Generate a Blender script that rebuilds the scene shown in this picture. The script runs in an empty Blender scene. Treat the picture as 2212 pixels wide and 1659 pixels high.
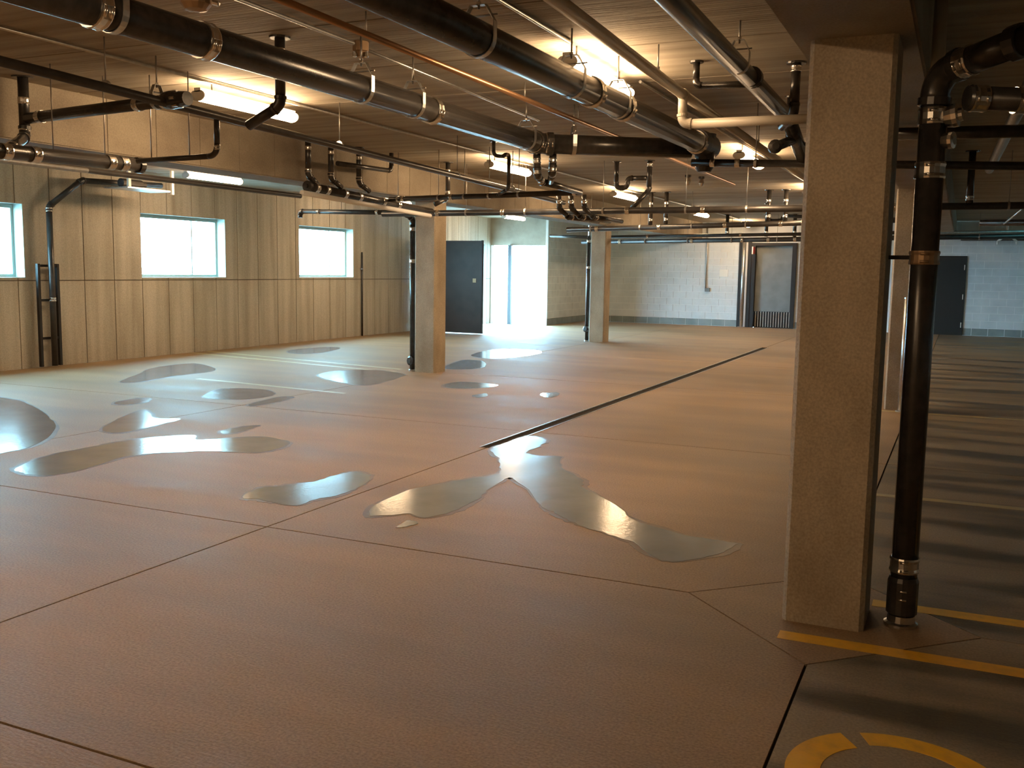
import bpy, math, random
from mathutils import Vector, Matrix
random.seed(7)
scene = bpy.context.scene
col = scene.collection
V3 = Vector

# ------------------------------------------------------------------ camera
IMG_W, IMG_H, FPX = 2212, 1659, 2088.5
YAW, PITCH, ROLL = 0.431812, 0.117685, -0.015571
CAM = V3((0, 0, 1.6))
fwd = V3((-math.sin(YAW) * math.cos(PITCH), math.cos(YAW) * math.cos(PITCH), -math.sin(PITCH)))
rgt0 = V3((math.cos(YAW), math.sin(YAW), 0))
dwn0 = fwd.cross(rgt0)
rgt = rgt0 * math.cos(ROLL) + dwn0 * math.sin(ROLL)
dwn = -rgt0 * math.sin(ROLL) + dwn0 * math.cos(ROLL)
cd = bpy.data.cameras.new('camera')
cam = bpy.data.objects.new('camera', cd)
col.objects.link(cam)
m = Matrix.Identity(4)
for i in range(3):
    m[i][0], m[i][1], m[i][2], m[i][3] = rgt[i], -dwn[i], -fwd[i], CAM[i]
cam.matrix_world = m
cd.sensor_width = 36.0
cd.lens = FPX / IMG_W * 36.0
cd.clip_start, cd.clip_end = 0.05, 500
scene.camera = cam

# ------------------------------------------------------------------ light and exposure
LAMP = 86.0
LAMP_COL = (1.0, 0.67, 0.38, 1)
COOL_COL = (0.25, 0.88, 1.0, 1)
SKY = 54.0
w = bpy.data.worlds.new('sky')
scene.world = w
w.use_nodes = True
bg = w.node_tree.nodes['Background']
bg.inputs['Color'].default_value = (0.36, 0.73, 1.0, 1)
bg.inputs['Strength'].default_value = SKY
scene.view_settings.view_transform = 'Standard'
scene.view_settings.look = 'None'
scene.view_settings.gamma = 1.0
scene.view_settings.use_curve_mapping = False
scene.view_settings.exposure = 0.0
cy = scene.cycles
cy.max_bounces = 8
cy.diffuse_bounces = 5
cy.glossy_bounces = 4
cy.transparent_max_bounces = 8
cy.sample_clamp_indirect = 6.0
cy.use_denoising = True
cy.caustics_reflective = False
cy.caustics_refractive = False


# ------------------------------------------------------------------ helpers
def pix(px, py):
    return (rgt * ((px - IMG_W / 2) / FPX) + dwn * ((py - IMG_H / 2) / FPX) + fwd)


def on(px, py, ax, v):
    d = pix(px, py)
    return CAM + d * ((v - CAM[ax]) / d[ax])


def fl(px, py, z=0.0):
    return on(px, py, 2, z)


class MB:
    """collects boxes, tubes and prisms for one mesh"""
    def __init__(s):
        s.v, s.f, s.sm = [], [], []

    def face(s, idx, smooth=False):
        s.f.append(idx); s.sm.append(smooth)

    def box(s, x0, x1, y0, y1, z0, z1):
        b = len(s.v)
        s.v += [(x, y, z) for z in (z0, z1) for y in (y0, y1) for x in (x0, x1)]
        for q in ((0, 2, 3, 1), (4, 5, 7, 6), (0, 1, 5, 4), (2, 6, 7, 3), (0, 4, 6, 2), (1, 3, 7, 5)):
            s.face([b + i for i in q])
        return s

    def loft(s, rings, smooth=True, cap=True, closed=True):
        b = len(s.v); n = len(rings[0])
        for r in rings:
            s.v += [tuple(p) for p in r]
        for i in range(len(rings) - 1):
            for j in range(n if closed else n - 1):
                k = (j + 1) % n
                s.face([b + i * n + j, b + i * n + k, b + (i + 1) * n + k, b + (i + 1) * n + j], smooth)
        if cap:
            s.face([b + j for j in reversed(range(n))])
            s.face([b + (len(rings) - 1) * n + j for j in range(n)])
        return s

    def tube(s, pts, r, n=14, cap=True):
        pts = [V3(p) for p in pts]
        rs = r if isinstance(r, (list, tuple)) else [r] * len(pts)
        rings, u = [], None
        for i, p in enumerate(pts):
            a = pts[max(i - 1, 0)]; c = pts[min(i + 1, len(pts) - 1)]
            if i in (0, len(pts) - 1):
                t = (c - a)
            else:
                t = (p - a).normalized() + (c - p).normalized()
            if t.length < 1e-9:
                t = V3((0, 0, 1))
            t.normalize()
            if u is None:
                h = V3((0, 0, 1)) if abs(t.z) < .9 else V3((1, 0, 0))
                u = t.cross(h).normalized()
            else:
                u = (u - t * u.dot(t)).normalized()
            v = t.cross(u)
            rings.append([p + (u * math.cos(q) + v * math.sin(q)) * rs[i] for q in [2 * math.pi * k / n for k in range(n)]])
        return s.loft(rings, True, cap)

    def lathe(s, p, axis, prof, n=16):
        """prof: list of (distance along the axis, radius)"""
        p, t = V3(p), V3(axis).normalized()
        h = V3((0, 0, 1)) if abs(t.z) < .9 else V3((1, 0, 0))
        u = t.cross(h).normalized(); v = t.cross(u)
        rings = [[p + t * d + (u * math.cos(q) + v * math.sin(q)) * r for q in [2 * math.pi * k / n for k in range(n)]] for d, r in prof]
        return s.loft(rings, False, True)

    def prism(s, poly, z0, z1):
        return s.loft([[(x, y, z0) for x, y in poly], [(x, y, z1) for x, y in poly]], False)

    def ribbon(s, pts, side, width, thick):
        """flat strap following pts, wide along side"""
        pts = [V3(p) for p in pts]; side = V3(side).normalized(); rings = []
        for i, p in enumerate(pts):
            t = (pts[min(i + 1, len(pts) - 1)] - pts[max(i - 1, 0)]).normalized()
            nrm = t.cross(side).normalized()
            rings.append([p + side * (a * width / 2) + nrm * (b * thick / 2) for a, b in ((-1, -1), (1, -1), (1, 1), (-1, 1))])
        return s.loft(rings, False)

    def mesh(s, name):
        me = bpy.data.meshes.new(name)
        me.from_pydata([tuple(p) for p in s.v], [], s.f)
        me.polygons.foreach_set('use_smooth', s.sm)
        me.update()
        return me


def link(name, me, mat, parent=None, loc=(0, 0, 0)):
    o = bpy.data.objects.new(name, me)
    col.objects.link(o)
    o.location = loc
    if mat and me and not me.materials:
        me.materials.append(mat)
    if parent:
        o.parent = parent
    return o


def put(name, mb, mat, parent=None):
    """mesh in world coordinates; under a parent empty it keeps its place"""
    if parent is not None:
        off = V3(parent.location)
        if parent.parent:
            off += V3(parent.parent.location)
        mb.v = [(p[0] - off.x, p[1] - off.y, p[2] - off.z) for p in mb.v]
    else:
        xs = [p[0] for p in mb.v]; ys = [p[1] for p in mb.v]; zs = [p[2] for p in mb.v]
        off = V3(((min(xs) + max(xs)) / 2, (min(ys) + max(ys)) / 2, min(zs)))
        mb.v = [(p[0] - off.x, p[1] - off.y, p[2] - off.z) for p in mb.v]
        return link(name, mb.mesh(name), mat, None, off)
    return link(name, mb.mesh(name), mat, parent)


def tag(o, label=None, cat=None, group=None, kind=None):
    if label: o['label'] = label
    if cat: o['category'] = cat
    if group: o['group'] = group
    if kind: o['kind'] = kind
    return o


def thing(name, loc, label, cat, group=None, kind=None):
    o = bpy.data.objects.new(name, None)
    col.objects.link(o)
    o.location = loc
    o.empty_display_size = .1
    return tag(o, label, cat, group, kind)


# ------------------------------------------------------------------ materials
def mat(name, c, rough=.6, metal=0.0, c2=None, scale=3.0, bump=0.0, bscale=40.0, spec=.5, stretch=(1, 1, 1), rough2=None, detail=6.0,
        lo=.38, hi=.66, grain=0.0):
    M = bpy.data.materials.new(name)
    M.use_nodes = True
    nt = M.node_tree; N = nt.nodes; L = nt.links
    b = N['Principled BSDF']
    b.inputs['Base Color'].default_value = (*c, 1)
    b.inputs['Roughness'].default_value = rough
    b.inputs['Metallic'].default_value = metal
    b.inputs['Specular IOR Level'].default_value = spec
    if c2 or bump or rough2 is not None:
        g = N.new('ShaderNodeNewGeometry')
        mp = N.new('ShaderNodeMapping'); mp.inputs['Scale'].default_value = stretch
        L.new(g.outputs['Position'], mp.inputs['Vector'])
    if c2 or rough2 is not None:
        t = N.new('ShaderNodeTexNoise'); t.inputs['Scale'].default_value = scale; t.inputs['Detail'].default_value = detail
        L.new(mp.outputs['Vector'], t.inputs['Vector'])
        r = N.new('ShaderNodeMapRange'); r.inputs['From Min'].default_value = lo; r.inputs['From Max'].default_value = hi
        L.new(t.outputs['Fac'], r.inputs['Value'])
        if c2:
            mx = N.new('ShaderNodeMix'); mx.data_type = 'RGBA'
            mx.inputs['A'].default_value = (*c, 1); mx.inputs['B'].default_value = (*c2, 1)
            L.new(r.outputs['Result'], mx.inputs['Factor'])
            out = mx.outputs['Result']
            if grain:
                t3 = N.new('ShaderNodeTexNoise'); t3.inputs['Scale'].default_value = 90; t3.inputs['Detail'].default_value = 4
                L.new(g.outputs['Position'], t3.inputs['Vector'])
                r3 = N.new('ShaderNodeMapRange'); r3.inputs['From Min'].default_value = .3; r3.inputs['From Max'].default_value = .7
                r3.inputs['To Min'].default_value = 1 - grain; r3.inputs['To Max'].default_value = 1 + grain
                L.new(t3.outputs['Fac'], r3.inputs['Value'])
                vm = N.new('ShaderNodeVectorMath'); vm.operation = 'SCALE'
                L.new(out, vm.inputs[0]); L.new(r3.outputs['Result'], vm.inputs['Scale'])
                out = vm.outputs['Vector']
            L.new(out, b.inputs['Base Color'])
        if rough2 is not None:
            rr = N.new('ShaderNodeMapRange'); rr.inputs['To Min'].default_value = rough; rr.inputs['To Max'].default_value = rough2
            L.new(r.outputs['Result'], rr.inputs['Value']); L.new(rr.outputs['Result'], b.inputs['Roughness'])
    if bump:
        t2 = N.new('ShaderNodeTexNoise'); t2.inputs['Scale'].default_value = bscale; t2.inputs['Detail'].default_value = 5
        L.new(mp.outputs['Vector'], t2.inputs['Vector'])
        bp = N.new('ShaderNodeBump'); bp.inputs['Strength'].default_value = bump; bp.inputs['Distance'].default_value = .02
        L.new(t2.outputs['Fac'], bp.inputs['Height']); L.new(bp.outputs['Normal'], b.inputs['Normal'])
    return M


def emit(name, c, s):
    M = bpy.data.materials.new(name); M.use_nodes = True
    nt = M.node_tree; nt.nodes.clear()
    e = nt.nodes.new('ShaderNodeEmission'); o = nt.nodes.new('ShaderNodeOutputMaterial')
    e.inputs['Color'].default_value = c; e.inputs['Strength'].default_value = s
    nt.links.new(e.outputs[0], o.inputs[0])
    return M


def glass_mat():
    M = bpy.data.materials.new('window_glass'); M.use_nodes = True
    nt = M.node_tree; nt.nodes.clear()
    t = nt.nodes.new('ShaderNodeBsdfTransparent'); g = nt.nodes.new('ShaderNodeBsdfGlossy'); f = nt.nodes.new('ShaderNodeValue')
    mx = nt.nodes.new('ShaderNodeMixShader'); o = nt.nodes.new('ShaderNodeOutputMaterial')
    t.inputs['Color'].default_value = (.93, .97, .95, 1); g.inputs['Roughness'].default_value = .02; f.outputs[0].default_value = .05
    L = nt.links.new
    L(f.outputs[0], mx.inputs[0]); L(t.outputs[0], mx.inputs[1]); L(g.outputs[0], mx.inputs[2]); L(mx.outputs[0], o.inputs[0])
    return M


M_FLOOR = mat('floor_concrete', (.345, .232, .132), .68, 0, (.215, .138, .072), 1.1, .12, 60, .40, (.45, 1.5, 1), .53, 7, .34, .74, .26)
M_FLOOR2 = mat('dark_pour_concrete', (.27, .21, .135), .60, 0, (.085, .07, .045), 1.5, .12, 60, .35, (.28, 1.7, 1), .40, 5, .44, .60, .22)  # darker, streakier concrete colour for the slabs of one bay
M_JOINT = mat('joint_filler', (.035, .03, .025), .9)
M_WET = mat('puddle_water', (.27, .285, .29), .14, 0, (.23, .245, .25), 3.0, .04, 30, .25, rough2=.17)
M_DAMP = mat('damp_concrete', (.17, .12, .075), .5, 0, (.12, .085, .05), 4.0, .1, 60, .4)
M_WALL = mat('formed_concrete', (.52, .475, .395), .8, 0, (.33, .29, .225), 1.6, .12, 30, .3, (1, 3.2, .22), None, 8, .36, .74, .18)
M_WALLJ = mat('form_joint', (.16, .135, .11), .9)
M_CEIL = mat('plank_concrete', (.40, .35, .275), .8, 0, (.26, .22, .165), 2.2, .45, 14, .3, (.22, 3.2, 1), None, 5, .34, .7)
M_COL = mat('column_concrete', (.46, .385, .285), .72, 0, (.31, .25, .175), 3.0, .15, 60, .4, (1, 1, .6), None, 8, .36, .72, .18)
M_BEAM = mat('beam_concrete', (.31, .265, .20), .78, 0, (.21, .17, .125), 2.5, .12, 40, .3, (1, .6, 1), None, 7, .36, .72, .14)
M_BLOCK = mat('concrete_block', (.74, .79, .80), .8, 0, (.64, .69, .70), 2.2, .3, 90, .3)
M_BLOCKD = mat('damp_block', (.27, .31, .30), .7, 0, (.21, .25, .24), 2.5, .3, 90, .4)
M_MORT = mat('mortar', (.88, .90, .90), .9)
M_IRON = mat('cast_iron', (.028, .026, .024), .27, .1, (.045, .04, .036), 12, .03, 120, .6)
M_IRON2 = mat('black_steel_pipe', (.045, .042, .040), .34, .35, (.065, .06, .055), 10, .03, 120, .5)
M_CLAMP = mat('stainless_clamp', (.72, .70, .66), .24, 1.0)
M_GALV = mat('galvanized_steel', (.60, .60, .58), .34, .9, (.48, .48, .47), 25)
M_PVC = mat('beige_pipe', (.50, .45, .37), .45)
M_COPPER = mat('copper_pipe', (.42, .24, .13), .32, .85)
M_ROD = mat('hanger_rod', (.36, .34, .31), .4, .8)
M_YEL = mat('yellow_floor_paint', (.80, .42, .02), .5, 0, (.58, .31, .03), 14, .15, 80, lo=.45, hi=.8)
M_YELF = mat('faded_yellow_paint', (.48, .38, .16), .5, 0, (.36, .31, .18), 9, .1, 80)
M_WHITE = mat('white_enamel', (.78, .77, .74), .4)
M_FRAME = mat('window_frame_paint', (.50, .60, .56), .45)
M_DOOR = mat('grey_steel_door', (.05, .04, .036), .55, 0, (.036, .03, .027), 4)
M_DOORD = mat('black_painted_door', (.012, .018, .02), .45)
M_PANEL = mat('grey_panel', (.20, .215, .215), .5, 0, (.16, .175, .175), 3)
M_DARK = mat('dark_metal', (.014, .013, .013), .5, .1)
M_PAPER = mat('paper', (.82, .84, .80), .8)
M_RED = mat('red_plastic', (.65, .04, .035), .4)
M_GROUND = mat('outside_paving', (.55, .55, .53), .9, 0, (.45, .45, .44), 1.0)
M_RUST = mat('brass_box', (.34, .22, .12), .45, .5)
M_GLASS = glass_mat()
M_LAMP = emit('warm_lamp_lens', LAMP_COL, LAMP)
M_LAMPC = emit('cool_lamp_lens', COOL_COL, LAMP * .18)

# ------------------------------------------------------------------ dimensions of the garage
CEIL, SOFF = 3.10, 2.61
XL, XR, YB, YR = -12.75, 6.3, 29.3, -4.5
YO, XO = 26.0, -10.9
COLS = dict(near=(-.485, 4.66), second=(-.58, 12.52), mid=(-7.45, 13.10), far=(-7.43, 20.80), back=(-7.43, 28.4), secondfar=(-.50, 20.3), rear=(-7.45, 5.4 - 7.7 + 7.7 - 8.2))
DW = .36

# ------------------------------------------------------------------ floor: joints, slabs, diamonds
floor = put('floor', MB().box(XL - .3, XR + .2, YR - .2, YB + .25, -.20, -.012), M_JOINT)
tag(floor, 'brown grey concrete garage floor with saw-cut joints', None, None, 'structure')
xs = [XL, -7.45, -3.80, -.485, 2.9, XR]
ys = [YR, -1.2, 2.18, 4.66, 8.72, 13.10, 17.0, 20.80, 25.0, YB]
diam = {(-.485, 4.66), (-7.45, 13.10), (-7.45, 20.80)}
DH, J = .66, .006


def slab(poly, mt):
    mb = MB().prism(poly, -.10, 0.0)
    put('slab', mb, mt, floor)


DRX, DR0, DR1, DRW = -3.80, 7.72, 21.4, .075      # trench drain
for i in range(len(xs) - 1):
    for k in range(len(ys) - 1):
        x0, x1, y0, y1 = xs[i], xs[i + 1], ys[k], ys[k + 1]
        a0, a1, b0, b1 = x0 + J, x1 - J, y0 + J, y1 - J

        def corner(X, Y, cx, cy_, sx, sy, first_x):
            if (cx, cy_) in diam:
                p = (X, cy_ + sy * (DH + J)); q = (cx + sx * (DH + J), Y)
                return [q, p] if first_x else [p, q]
            return [(X, Y)]
        poly = []
        poly += corner(a0, b0, x0, y0, 1, 1, False)
        poly += corner(a1, b0, x1, y0, -1, 1, True)
        poly += corner(a1, b1, x1, y1, -1, -1, False)
        poly += corner(a0, b1, x0, y1, 1, -1, True)
        # leave the trench drain free
        if y1 > DR0 and y0 < DR1 and (abs(x0 - DRX) < .01 or abs(x1 - DRX) < .01):
            t0, t1 = max(y0 + J, DR0), min(y1 - J, DR1)
            if abs(x1 - DRX) < .01:
                xe = DRX - DRW
                poly = [p for p in poly if not (p[0] > a1 - 1e-6)]
                side = [(a1, b0), (a1, t0), (xe, t0), (xe, t1), (a1, t1), (a1, b1)]
                side = [p for n_, p in enumerate(side) if p not in side[:n_]]
                if t0 <= b0 + 1e-6: side = [p for p in side if p[1] > b0 + 1e-6 or p[0] == xe]
                if t1 >= b1 - 1e-6: side = [p for p in side if p[1] < b1 - 1e-6 or p[0] == xe]
                # insert after the lower edge
                low = [p for p in poly if p[1] < (b0 + b1) / 2 and p[0] < a1]
                idx = max(poly.index(p) for p in low) if low else 0
                lowest = max(low, key=lambda p: p[0])
                idx = poly.index(lowest)
                poly = poly[:idx + 1] + side + poly[idx + 1:]
            else:
                xe = DRX + DRW
                side = [(a0, b1), (a0, t1), (xe, t1), (xe, t0), (a0, t0), (a0, b0)]
                side = [p for n_, p in enumerate(side) if p not in side[:n_]]
                if t0 <= b0 + 1e-6: side = [p for p in side if p[1] > b0 + 1e-6 or p[0] == xe]
                if t1 >= b1 - 1e-6: side = [p for p in side if p[1] < b1 - 1e-6 or p[0] == xe]
                poly = [p for p in poly if p[0] > a0 + 1e-6]
                top = [p for p in poly if p[1] > (b0 + b1) / 2]
                lowest = min(top, key=lambda p: p[0])
                idx = poly.index(lowest)
                poly = poly[:idx + 1] + side + poly[idx + 1:]
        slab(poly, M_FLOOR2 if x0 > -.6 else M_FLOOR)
for (cx, cy_) in diam:
    put('slab', MB().prism([(cx - DH, cy_), (cx, cy_ - DH), (cx + DH, cy_), (cx, cy_ + DH)], -.10, 0.0), M_FLOOR, floor)

# trench drain with edge rails and a slotted grate
td = thing('trench_drain', (DRX, DR0, 0), 'long narrow trench drain with a slotted metal grate in the floor', 'drain')
put('channel', MB().box(DRX - DRW + .002, DRX + DRW - .002, DR0, DR1, -.10, -.055), M_DARK, td)
put('edge_rail', MB().box(DRX - DRW + .002, DRX - DRW + .014, DR0, DR1, -.055, .003), M_GALV, td)
put('edge_rail', MB().box(DRX + DRW - .014, DRX + DRW - .002, DR0, DR1, -.055, .003), M_GALV, td)
gb = MB()
y = DR0 + .01
while y < DR1:
    gb.box(DRX - DRW + .014, DRX + DRW - .014, y, y + .022, -.03, -.012)
    y += .05
tag(put('grate_bars', gb, M_DARK, td), kind='stuff')

# ------------------------------------------------------------------ ceiling planks and beams
ceiling = put('ceiling', MB().box(XL - .3, XR, YR, YB, CEIL + .07, CEIL + .35), M_CEIL)
tag(ceiling, 'concrete plank ceiling above the pipes', None, None, 'structure')
bays = [(XL, -7.70), (-7.23, -.74), (-.23, XR)]
plank_mesh = {}
for bi, (x0, x1) in enumerate(bays):
    y = YR
    while y < YB - .1:
        y1 = min(y + 1.21, YB)
        key = (bi, round(y1 - y, 2))
        if key not in plank_mesh:
            L_, W_ = x1 - x0, y1 - y
            mb = MB()
            prof = [(.004, 0), (.03, -.0), (W_ - .03, 0), (W_ - .004, 0), (W_ - .004, .07), (.004, .07)]
            prof = [(.012, 0), (W_ - .012, 0), (W_ - .002, .014), (W_ - .002, .07), (.002, .07), (.002, .014)]
            mb.loft([[(x, a, b) for a, b in prof] for x in (0, L_)], False)
            plank_mesh[key] = mb.mesh('plank')
        o = link('plank', plank_mesh[key], M_CEIL, ceiling)
        o.location = V3((x0, y, CEIL)) - V3(ceiling.location)
        y += 1.21


def beam(x0, x1):
    b = put('beam', MB().box(x0 + .012, x1 - .012, YR, YB, SOFF, CEIL + .07), M_BEAM)
    tag(b, None, None, None, 'structure')
    y = YR + .4
    while y < YB:                      # board-marked side panels
        for xa, xb in ((x0, x0 + .012), (x1 - .012, x1)):
            put('panel', MB().box(xa, xb, y + .004, min(y + .6, YB) - .004, SOFF + .012, CEIL + .005), M_BEAM, b)
        y += .6
    return b


tag(beam(-7.70, -7.23), 'deep concrete beam carried by the slim columns near the windows')
tag(beam(-.74, -.23), 'deep concrete beam over the column with the black downpipe')

# ------------------------------------------------------------------ columns
def column(c, label, wdt=.36):
    x, y = c; h, q = wdt / 2, .02
    poly = [(x - h + q, y - h), (x + h - q, y - h), (x + h, y - h + q), (x + h, y + h - q), (x + h - q, y + h), (x - h + q, y + h), (x - h, y + h - q), (x - h, y - h + q)]
    mb = MB().prism(poly, 0, SOFF)
    o = put('column', mb, M_COL)
    return tag(o, label, 'column', 'square concrete columns', 'thing')


column(COLS['near'], 'square concrete column with chamfered edges, a yellow stripe before its foot')
column(COLS['second'], 'square concrete column with a short galvanized guard pipe at its foot')
column(COLS['mid'], 'square concrete column beside the puddles, slim black downpipe with round cleanout')
column(COLS['far'], 'square concrete column standing before the pale block wall')

# ------------------------------------------------------------------ left wall: form panels, windows, doorway
WT = .30
wins = [(8.10, 10.18), (12.46, 14.56), (16.82, 18.84)]
WZ0, WZ1 = 1.36, 2.46
DY0, DY1, DZ = 21.6, 25.7, 2.32
wl = MB()
holes = sorted([(a, b, WZ0, WZ1) for a, b in wins] + [(DY0, DY1, 0.0, DZ)])
y = YR
for a, b, z0, z1 in holes:
    wl.box(XL - WT, XL - .012, y, a, 0, CEIL + .07)
    if z0 > 0: wl.box(XL - WT, XL - .012, a, b, 0, z0)
    wl.box(XL - WT, XL - .012, a, b, z1, CEIL + .07)
    y = b
wl.box(XL - WT, XL - .012, y, YO + .2, 0, CEIL + .07)
wall_left = put('wall_left', wl, M_WALLJ)
tag(wall_left, 'cast concrete wall with form panel joints and windows', None, None, 'structure')
HJ = 1.325


def rect_minus(rects, hole):
    out = []
    a, b, c, d = hole
    for (y0, y1, z0, z1) in rects:
        if b <= y0 or a >= y1 or d <= z0 or c >= z1:
            out.append((y0, y1, z0, z1)); continue
        if a > y0: out.append((y0, a, z0, z1))
        if b < y1: out.append((b, y1, z0, z1))
        m0, m1 = max(a, y0), min(b, y1)
        if c > z0: out.append((m0, m1, z0, c))
        if d < z1: out.append((m0, m1, d, z1))
    return [r for r in out if r[1] - r[0] > .02 and r[3] - r[2] > .02]


y = 11.86 - .605 * 27
g = .008
while y < YO:
    for z0, z1 in ((0, HJ), (HJ, CEIL + .005)):
        rs = [(max(y, YR), min(y + .605, YO), z0, z1)]
        if rs[0][1] - rs[0][0] < .05: continue
        for hl in holes:
            rs = rect_minus(rs, hl)
        for (p, q, r0, r1) in rs:
            e0 = g if abs(p - y) < 1e-6 else 0
            e1 = g if abs(q - y - .605) < 1e-6 else 0
            f0 = g if abs(r0 - HJ) < 1e-6 else 0
            f1 = g if abs(r1 - HJ) < 1e-6 else 0
            dx = random.uniform(-.0015, .0015)
            put('panel', MB().box(XL - .014, XL + dx, p + e0, q - e1, r0 + f0, r1 - f1), M_WALL, wall_left)
    y += .605

for n_, (a, b) in enumerate(wins):
    wn = thing('window_%d' % (n_ + 1), (XL - .2, (a + b) / 2, WZ0), 'bright basement window with a slim frame in the concrete wall', None, None, 'structure')
    fx0, fx1 = XL - .26, XL - .20
    fr = MB()
    fr.box(fx0, fx1, a, a + .06, WZ0, WZ1); fr.box(fx0, fx1, b - .06, b, WZ0, WZ1)
    fr.box(fx0, fx1, a + .06, b - .06, WZ0, WZ0 + .06); fr.box(fx0, fx1, a + .06, b - .06, WZ1 - .06, WZ1)
    put('window_frame', fr, M_FRAME, wn)
    my = a + (b - a) * .68
    put('mullion', MB().box(fx0 + .01, fx1 - .01, my - .012, my + .012, WZ0 + .06, WZ1 - .06), M_FRAME, wn)
    put('pane', MB().box(fx0 + .028, fx0 + .032, a + .06, my - .012, WZ0 + .06, WZ1 - .06), M_GLASS, wn)
    put('pane', MB().box(fx0 + .028, fx0 + .032, my + .012, b - .06, WZ0 + .06, WZ1 - .06), M_GLASS, wn)
    put('reveal', MB().box(XL - .20, XL - .002, b - .014, b, WZ0, WZ1), M_FRAME, wn)
    put('sill', MB().box(XL - .20, XL + .004, a, b - .014, WZ0, WZ0 + .014), M_FRAME, wn)

# open steel door leaf standing out from the wall before the doorway
d1 = thing('door_1', (XL, 21.34, 0), 'dark grey steel door leaf swung open at the doorway', None, None, 'structure')
put('leaf', MB().box(XL + .03, -10.68, 21.32, 21.37, .02, 2.29), M_DOOR, d1)
put('edge_channel', MB().box(-10.70, -10.67, 21.31, 21.38, .02, 2.30), M_DARK, d1)
put('lock_plate', MB().box(-10.93, -10.84, 21.31, 21.32, 1.27, 1.37), M_RUST, d1)
for z in (.3, 1.15, 2.0):
    put('hinge', MB().tube([(XL + .02, 21.345, z - .07), (XL + .02, 21.345, z + .07)], .016, 8), M_GALV, d1)

# ------------------------------------------------------------------ back walls
def block_wall(name, p0, udir, ndir, length, thick, holes=(), zones=None, label=None):
    """wall whose visible face passes through p0; blocks on the zones"""
    p0, u, n = V3(p0), V3(udir), V3(ndir)
    mb = MB()

    def bx(u0, u1, z0, z1, d0, d1):
        pts = [p0 + u * uu + n * dd for uu in (u0, u1) for dd in (d0, d1)]
        mb_ = (min(p.x for p in pts), max(p.x for p in pts), min(p.y for p in pts), max(p.y for p in pts), z0, z1)
        return mb_
    cuts = sorted(holes)
    c = 0.0
    for a, b, z0, z1 in cuts:
        mb.box(*bx(c, a, 0, CEIL + .07, -thick, -.01))
        if z0 > 0: mb.box(*bx(a, b, 0, z0, -thick, -.01))
        mb.box(*bx(a, b, z1, CEIL + .07, -thick, -.01))
        c = b
    mb.box(*bx(c, length, 0, CEIL + .07, -thick, -.01))
    o = put(name, mb, M_MORT)
    tag(o, label, None, None, 'structure')
    cache = {}
    for (ua, ub) in (zones or [(0, length)]):
        z, course = 0.0, 0
        while z < CEIL - .02:
            z1 = min(z + .203, CEIL)
            x = ua - (.2 if course % 2 else 0)
            while x < ub - .02:
                rs = [(max(x, ua), min(x + .405, ub), z, z1)]
                for hl in holes: rs = rect_minus(rs, hl)
                for (a, b, c0, c1) in rs:
                    key = (round(b - a, 3), round(c1 - c0, 3), course == 0)
                    if key not in cache:
                        W_, H_ = b - a - .011, c1 - c0 - .011
                        q = MB()
                        P_ = [V3((0, 0, 0)) + u * uu + n * dd for uu in (0, W_) for dd in (-.012, 0)]
                        q.box(min(p.x for p in P_), max(p.x for p in P_), min(p.y for p in P_), max(p.y for p in P_), 0, H_)
                        cache[key] = q.mesh('block')
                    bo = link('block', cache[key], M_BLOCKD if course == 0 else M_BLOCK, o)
                    bo.location = p0 + u * (a + .0055) + V3((0, 0, c0 + .0055)) - V3(o.location)
                x += .405
            z = z1; course += 1
    return o


# header wall over the far opening
wb = put('wall_back', MB().box(XL - .3, XO - .082, YO, YO + .2, 2.31, CEIL + .07).box(XL - .3, XL + .02, YO, YO + .2, 0, 2.31), M_BEAM)
tag(wb, 'concrete header above the bright far opening', None, None, 'structure')
block_wall('wall_return', (XO, YO, 0), (0, 1, 0), (1, 0, 0), YB - YO, .08, label='shaded concrete block wall beside the bright far opening')
block_wall('wall_end', (XO, YB, 0), (1, 0, 0), (0, -1, 0), XR - XO, .25,
           holes=[(XO * -1 - 5.72, XO * -1 - 4.42, 0, 2.5), (XO * -1 - .86, XO * -1 + .07, 0, 2.12)],
           zones=[(0, 4.86), (6.5, 7.0), (10.0, 14.0)], label='pale concrete block wall at the end of the garage')
put_r = put('wall_right', MB().box(XR, XR + .2, YR, YB, 0, CEIL + .07), M_WALL); tag(put_r, None, None, None, 'structure')
put_r = put('wall_rear', MB().box(XL - .3, XR + .2, YR - .2, YR, 0, CEIL + .07), M_WALL); tag(put_r, None, None, None, 'structure')

# ground outside the openings
gp = put('ground_outside', MB().box(-60, XL - .301, -30, 60, -.3, -.205).box(XL - .3, XO - .09, YB + .26, 60, -.3, -.205).box(-60, XL - .301, 18, YB + .26, -.204, -.02), M_GROUND)
tag(gp, 'pale paving outside the openings', None, None, 'structure')

# mullion post in the far opening
po = thing('post', (-12.08, YO - .06, 0), 'slim dark steel post dividing the bright far opening', 'post')
put('shaft', MB().box(-12.13, -12.03, YO - .10, YO, .006, 2.31), M_DARK, po)
put('base_plate', MB().box(-12.20, -11.96, YO - .16, YO + .04, 0, .012), M_DARK, po)
put('bracket', MB().box(-12.03, -11.93, YO - .09, YO - .04, 2.02, 2.30), M_GALV, po)

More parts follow.
